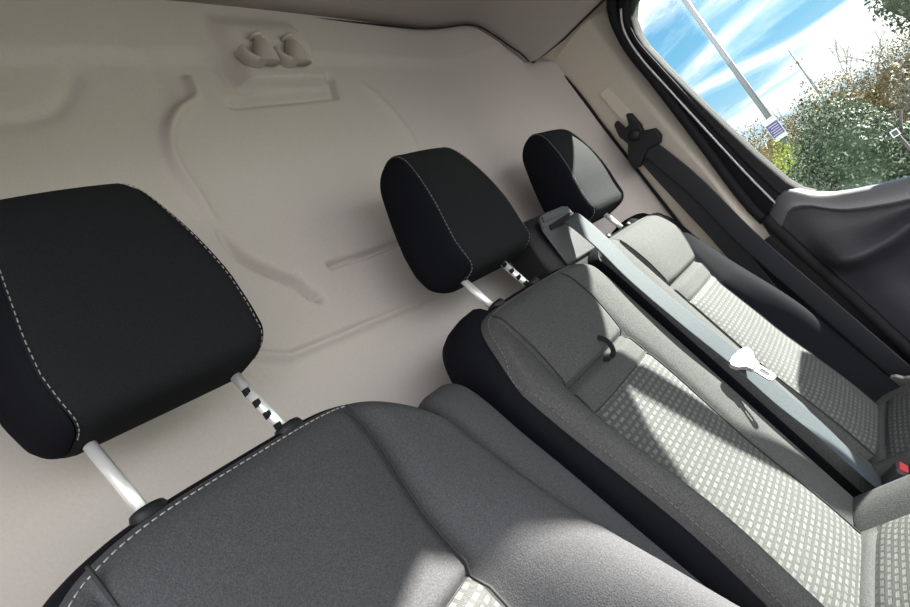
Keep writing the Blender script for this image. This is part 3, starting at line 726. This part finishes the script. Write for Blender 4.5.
def center_belt():
    t = thing('seat_belt', 'grey belt webbing running diagonally from the tower down the middle of the bench', 'seat belt', (1.13, .33, 1.0))
    pts = smoothpath([(1.113, .508, 1.698), (1.105, .492, 1.685), (1.075, .462, 1.625), (1.050, .436, 1.545), (1.045, .404, 1.440), (1.057, .380, 1.348), (1.055, .357, 1.263), (1.062, .338, 1.190), (1.075, .326, 1.115), (1.115, .325, 1.045), (1.150, .33, 1.00)], 7)
    n = len(pts); wd = []
    for i in range(n):
        u = i/(n-1); a = .0 if u < .6 else (u-.6)/.4*.9
        wd.append((math.cos(a), math.sin(a)*.6-.28*u, .30*(1-u)))
    v, f = ribbon(pts, wd, .046, .0016)
    obj('webbing', v, f, M_BELT, t)
    P = Vector((1.057, .372, 1.345))
    buckle_tongue(t, P+Vector((-.012, -.006, -.004)), (-.20, -.50, -.84), (.90, -.43, -.12), M_STEEL)
center_belt()
def pillar_belt():
    t = thing('seat_belt', 'black belt hanging from the guide on the pale pillar beside the window', 'seat belt', (1.66, .30, 1.0))
    top = Vector((1.672, .478, 1.775))
    pts = smoothpath([top, (1.668, .462, 1.735), (1.664, .432, 1.62), (1.66, .402, 1.44), (1.655, .355, 1.24), (1.65, .305, 1.03), (1.65, .29, .95)], 8)
    v, f = ribbon(pts, [(.10, 1, .12)]*len(pts), .047, .0016); obj('webbing', v, f, M_BELTD, t)
    pts = smoothpath([top+Vector((.014, .012, -.01)), (1.688, .485, 1.70), (1.69, .470, 1.58), (1.692, .455, 1.45), (1.695, .44, 1.20), (1.70, .42, 1.0)], 8)
    v, f = ribbon(pts, [(.05, 1, .1)]*len(pts), .047, .0016); tag(obj('return_webbing', v, f, M_BELTD, t), 'second run of webbing behind the first')
    # guide: forked carrier, swivel plate and bolt cap
    g = MB()
    fx = lambda p, h: (1.690-h, p[0], p[1])
    g.prism([(.510, 1.868), (.497, 1.873), (.492, 1.845), (.480, 1.843), (.470, 1.871), (.458, 1.864), (.455, 1.825), (.462, 1.800), (.486, 1.790), (.508, 1.806), (.516, 1.835)], fx, 0, .020)
    g.prism([(.500, 1.812), (.470, 1.815), (.430, 1.796), (.428, 1.772), (.440, 1.758), (.475, 1.765), (.515, 1.740), (.530, 1.748), (.528, 1.775)], fx, .008, .032)
    bevel(g.build('belt_guide', M_PLAST, t, smooth=False), .004)
    c = MB(); c.lathe([(.015, 0), (.015, .006), (.011, .011), (.004, .012)], (1.660, .478, 1.812), (-1, 0, 0), 20); c.build('bolt_cap', M_PLAST, t)
    # metal tongue resting low beside the seat
    buckle_tongue(t, (1.555, .290, 1.026), (-.45, -.75, .2), (.4, .3, -.85), M_STEEL)
pillar_belt()
def buckle():
    t = thing('seat_belt_buckle', 'grey buckle stalk with red release button at the right edge of the bench', 'buckle', (1.13, .31, 1.03))
    mb = MB(); A = Vector((1.128, .335, 1.030)); B = Vector((1.130, .286, 1.058)); d = (B-A).normalized(); wv = Vector((1, 0, 0)); n = d.cross(wv)
    mb.prism([(-.016, -.010), (.016, -.010), (.018, 0), (.016, .010), (-.016, .010), (-.018, 0)], lambda p, h: A+wv*p[0]+n*p[1]+d*h, 0, .055)
    bevel(mb.build('buckle_body', M_GPLAST, t, smooth=False), .003)
    mb = MB(); mb.prism([(-.011, -.007), (.011, -.007), (.011, .007), (-.011, .007)], lambda p, h: A+wv*p[0]+n*p[1]+d*h, .053, .059)
    tag(bevel(mb.build('release_button', M_RED, t, smooth=False), .0015), 'red release button')
buckle()

# ================================================================ COAT HOOKS
def coat_hook(cx, label):
    t = thing('coat_hook', label, 'coat hook', (cx, .648, 2.20), 'twin coat hooks on the bulkhead')
    y0 = .653; zc = 2.204
    # cup: half dish, flat topped, standing proud of the panel
    mb = MB(); n = 20; v = []
    rings = ((.0275, -.004), (.0290, .008), (.0285, .016), (.0260, .020), (.0225, .018), (.0215, .004))
    for r, h in rings:
        for j in range(n+1):
            a = math.pi*1.0+math.pi*j/n; v.append((cx-.008+r*math.cos(a)*1.02, y0-h, zc+r*1.08*math.sin(a)))
    f = [(i*(n+1)+j, i*(n+1)+j+1, (i+1)*(n+1)+j+1, (i+1)*(n+1)+j) for i in range(5) for j in range(n)]
    v.append((cx-.008, y0-.004, zc)); f += [(5*(n+1)+j, 5*(n+1)+j+1, len(v)-1) for j in range(n)]
    v.append((cx-.008, y0+.004, zc))
    mb.add(v, f); mb.build('cup', M_HOOK, t)
    # cone shaped peg that narrows to a neck under a round cap
    P = smoothpath([(cx+.004, y0-.006, 2.176), (cx+.006, y0-.012, 2.190), (cx+.009, y0-.014, 2.204), (cx+.011, y0-.013, 2.216), (cx+.012, y0-.013, 2.226)], 6)
    k = len(P); mb = MB(); mb.tube(P, [.0245-.018*min(1, i/(k*.86)) for i in range(k)], 18); mb.build('peg', M_HOOK, t)
    mb = MB(); mb.lathe([(.004, -.005), (.0115, -.004), (.014, 0), (.012, .003), (.005, .005)], (cx+.009, y0-.015, 2.226), (-.25, -.25, 1), 20); mb.build('peg_cap', M_HOOK, t)
coat_hook(.802, 'beige coat hook on the bulkhead, the one nearer the driver seat')
coat_hook(.874, 'beige coat hook on the bulkhead, the one nearer the window')

# ================================================================ OUTSIDE
gr = MB(); gr.add([(3.2, -60, 0), (160, -60, -.5), (160, 60, -.5), (3.2, 60, 0)], [(0, 1, 2, 3)])
tag(gr.build('ground', M_GROUND, smooth=False), 'grassy verge beyond the van', kind='structure')
gr = MB(); gr.add([(-12, -40, -.01), (3.2, -40, -.01), (3.2, 40, -.01), (-12, 40, -.01)], [(0, 1, 2, 3)])
tag(gr.build('car_park', M_TARMAC, smooth=False), 'tarmac the van stands on', kind='structure')

def leaf_cloud(blobs, n, size, seed):
    r = np.random.default_rng(seed); v = []; f = []
    for b in blobs:                                           # dense inner mass of foliage
        k0 = len(v); nu, nv = 22, 14
        for iv in range(nv+1):
            ph = math.pi*iv/nv
            for iu in range(nu):
                th = 2*math.pi*iu/nu; rr_ = .74*(1+.06*math.sin(5*th+b[1]*3)*math.sin(4*ph)+.07*r.normal()*math.sin(ph))
                v.append(np.array((b[0]+b[3]*rr_*math.sin(ph)*math.cos(th), b[1]+b[4]*rr_*math.sin(ph)*math.sin(th), max(.01, b[2]+b[5]*rr_*math.cos(ph)))))
        f += [(k0+a*nu+c, k0+(a+1)*nu+c, k0+(a+1)*nu+(c+1) % nu, k0+a*nu+(c+1) % nu) for a in range(nv) for c in range(nu)]
    wts = np.array([b[3]*b[4]+b[4]*b[5]+b[3]*b[5] for b in blobs]); wts = wts/wts.sum()
    for _ in range(n):
        b = blobs[r.choice(len(blobs), p=wts)]
        d = r.normal(size=3); d /= np.linalg.norm(d); rad = (.78+.26*r.random()**.8)
        lump = 1+.10*math.sin(d[0]*7+b[0])*math.sin(d[1]*9+b[1])*math.sin(d[2]*8)
        p = np.array(b[:3])+d*np.array(b[3:6])*rad*lump
        if p[2] < .02: continue
        a = r.normal(size=3)+d*.6; a /= np.linalg.norm(a); q = np.cross(a, r.normal(size=3)); q /= np.linalg.norm(q); w_ = np.cross(a, q)
        s = size*(.6+.8*r.random()); k = len(v)
        v += [p-q*s, p-w_*s*.5+a*s*.12, p+q*s, p+w_*s*.5+a*s*.12]; f.append((k, k+1, k+2, k+3))
    return v, f
def stems(base, spread, h, n, r0, seed):
    rr = random.Random(seed); mb = MB()
    for _ in range(n):
        x, y = base[0]+rr.uniform(-.2, .2), base[1]+rr.uniform(-.2, .2)
        mb.tube([(x, y, base[2]-.05), (x+rr.uniform(-.1, .1)*spread, y+rr.uniform(-.3, .3)*spread, base[2]+h*.45), (x+rr.uniform(-.3, .3)*spread, y+rr.uniform(-1, 1)*spread, base[2]+h)], [r0, r0*.7, r0*.35], 6)
    return mb
def bush(name, label, cat, blobs, n, size, m_, seed, group=None):
    cx, cy = blobs[0][0], blobs[0][1]
    t = thing(name, label, cat, (cx, cy, 0), group)
    v, f = leaf_cloud(blobs, n, size, seed); obj('foliage', v, f, m_, t, smooth=False)
    top = max(b[2]+b[5]*.5 for b in blobs)
    stems((cx, cy, 0), .4, top, 9, .03, seed).build('stem', M_BARK, t)
    return t
L_GREEN = leaf_mat('dark green leaves', (.010, .020, .010), (.030, .048, .026), (.12, .145, .10))
L_YEL = leaf_mat('yellow green leaves', (.05, .08, .008), (.15, .19, .022), (.28, .30, .07))
L_GOLD = leaf_mat('golden brown leaves', (.036, .025, .007), (.088, .068, .028), (.17, .145, .07))
L_PALE = leaf_mat('pale mottled leaves', (.018, .018, .012), (.055, .052, .033), (.22, .21, .17))
L_DARK = leaf_mat('evergreen leaves', (.011, .017, .01), (.024, .034, .017), (.06, .07, .04))
bush('shrub', 'broad dark green bush just outside the passenger window', 'bush',
     [(7.0, .56, .78, .5, .46, .92), (6.95, .95, .62, .45, .34, .74), (7.0, .16, .52, .5, .40, .58), (7.0, -.4, .5, .45, .5, .55)], 50000, .017, L_GREEN, 1)
bush('shrub', 'small yellow green bush under the sign on the lamp post', 'bush', [(8.3, 1.16, .78, .35, .30, .78), (8.3, 1.46, .62, .3, .24, .60)], 7000, .016, L_YEL, 2)
bush('shrub', 'pale mottled shrub right of the dark green bush', 'bush', [(8.15, -.20, .74, .4, .42, .86), (8.15, -.9, .7, .4, .5, .9)], 11000, .019, L_PALE, 3)
bush('hedge', 'long golden brown hedge running behind the bushes', 'hedge',
     [(13.5, 2.05, .68, .8, 1.05, 1.36), (13.5, .92, .72, .8, 1.05, 1.36), (13.5, -.2, .62, .8, 1.0, 1.30), (13.5, 3.2, .40, .8, 1.0, 1.15)], 52000, .022, L_GOLD, 4)
bush('evergreen_tree', 'dark evergreen tree at the top right corner of the window', 'tree',
     [(11.6, -.92, 2.5, .75, .62, 1.15), (11.6, -1.5, 3.2, .75, .7, 1.2), (11.6, -1.3, 1.3, .6, .6, 1.0)], 11000, .032, L_DARK, 5)
def bare_tree(x, y, h, seed, label):
    t = thing('bare_tree', label, 'tree', (x, y, 0), 'leafless trees beyond the hedge'); rr = random.Random(seed)
    tr = MB(); tr.tube([(x, y, -.3), (x+.05, y+.05, h*.35), (x, y+.1, h*.6)], [.09, .06, .035], 7); tr.build('trunk', M_TWIG, t)
    br = MB()
    def grow(p, d, l, r, k):
        q = p+d*l; br.tube([p, p.lerp(q, .5)+Vector((rr.uniform(-1, 1), rr.uniform(-1, 1), 0))*l*.06, q], [r, r*.8, r*.55], 4)
        if k == 0: return
        for _ in range(3):
            e = (d+Vector((rr.uniform(-1, 1), rr.uniform(-1, 1), rr.uniform(-.2, .6)))*.62).normalized(); grow(q.lerp(p, rr.uniform(0, .4)), e, l*rr.uniform(.6, .8), r*.58, k-1)
    for z in (.32, .45, .58):
        for _ in range(2): grow(Vector((x, y+.05, h*z)), Vector((rr.uniform(-.6, .6), rr.uniform(-.7, .7), .8)).normalized(), h*.15, .016, 3)
    br.build('branches', M_TWIG, t)
bare_tree(24, 4.05, 3.5, 11, 'bare tree beyond the hedge, left of the lamp post that carries the sign')
bare_tree(24, 2.65, 3.1, 12, 'bare tree beyond the hedge, between the lamp post and the distant floodlight mast')
bare_tree(24, .75, 3.6, 13, 'bare tree beyond the hedge, next right of the distant floodlight mast')
bare_tree(20, -.05, 3.1, 14, 'bare tree beyond the hedge, beside the dark evergreen tree')

def lamp_post():
    t = thing('lamp_post', 'tall grey lamp post leaning across the sky with a purple sign on it', 'lamp post', (12.0, 1.58, -.05))
    mb = MB(); mb.tube([(12, 1.58, -.05), (12, 1.56, 2.2), (12, 1.52, 6.2)], [.062, .05, .04], 14); mb.build('pole', M_GALV, t)
    mb = MB(); mb.tube([(12, 1.58, -.05), (12, 1.579, .9)], .085, 14); mb.build('pole_base', M_GALV, t)
    mb = MB(); mb.tube([(12, 1.52, 6.15), (11.8, 1.52, 6.35), (11.2, 1.52, 6.42)], .03, 10); mb.build('arm', M_GALV, t)
    mb = MB(); mb.box((10.7, 1.42, 6.36), (11.25, 1.62, 6.47)); bevel(mb.build('lamp_head', M_GALV, t, smooth=False), .02)
    s = thing('sign_board', 'white sign with a purple printed panel fixed to the tall lamp post', 'sign', (11.92, 1.58, 1.55))
    mb = MB(); mb.box((11.925, 1.475, 1.60), (11.940, 1.685, 1.99)); bevel(mb.build('board', M_WHITE, s, smooth=False), .004)
    mb = MB(); mb.box((11.920, 1.485, 1.67), (11.9252, 1.675, 1.90)); mb.build('printed_panel', M_PURP, s, smooth=False)
    tx = MB()
    for k, (a, b_) in enumerate([(1.505, 1.66), (1.505, 1.64), (1.51, 1.66), (1.505, 1.63), (1.505, 1.655)]):
        tx.box((11.917, a, 1.694+.040*k), (11.9202, b_, 1.703+.040*k))
    tag(tx.build('print_lines', M_WHITE, s, smooth=False), 'white lines of small print')
    for z in (1.70, 1.92): br = MB(); br.box((11.938, 1.54, z), (11.949, 1.60, z+.04)); br.build('bracket', M_GALV, s, smooth=False)
lamp_post()
def mast():
    t = thing('floodlight_mast', 'distant thin floodlight mast with lamps near its top', 'mast', (30, 2.08, -.1))
    mb = MB(); mb.tube([(30, 2.08, -.1), (30, 2.03, 2.5), (30, 1.99, 4.3)], [.07, .05, .03], 8); mb.build('pole', M_GALV, t)
    mb = MB(); mb.tube([(30, 1.68, 3.72), (30, 2.36, 3.72)], .025, 6); mb.build('crossbar', M_GALV, t)
    for y in (1.72, 1.90, 2.14, 2.32):
        mb = MB(); mb.box((29.85, y-.07, 3.62), (30.02, y+.07, 3.80)); bevel(mb.build('floodlight', M_WHITE, t, smooth=False), .02)
mast()
def marker():
    t = thing('marker_post', 'small square white framed marker on a thin dark post among the leaves', 'marker', (6.3, .18, 0))
    mb = MB(); mb.tube([(6.3, .10, 0), (6.3, .172, 1.10)], .014, 8); mb.build('post', M_BARK, t)
    mb = MB(); c = (.18, 1.14)
    for a, b_ in (((-.06, -.06), (.06, -.042)), ((-.06, .042), (.06, .06)), ((-.06, -.042), (-.042, .042)), ((.042, -.042), (.06, .042))):
        mb.box((6.27, c[0]+a[0]*.48, c[1]+a[1]*.48), (6.285, c[0]+b_[0]*.48, c[1]+b_[1]*.48))
    mb.build('frame', M_WHITE, t, smooth=False)
    mb = MB(); mb.box((6.282, c[0]-.022, c[1]-.022), (6.29, c[0]+.022, c[1]+.022)); mb.build('plate', M_GPLAST, t, smooth=False)
marker()
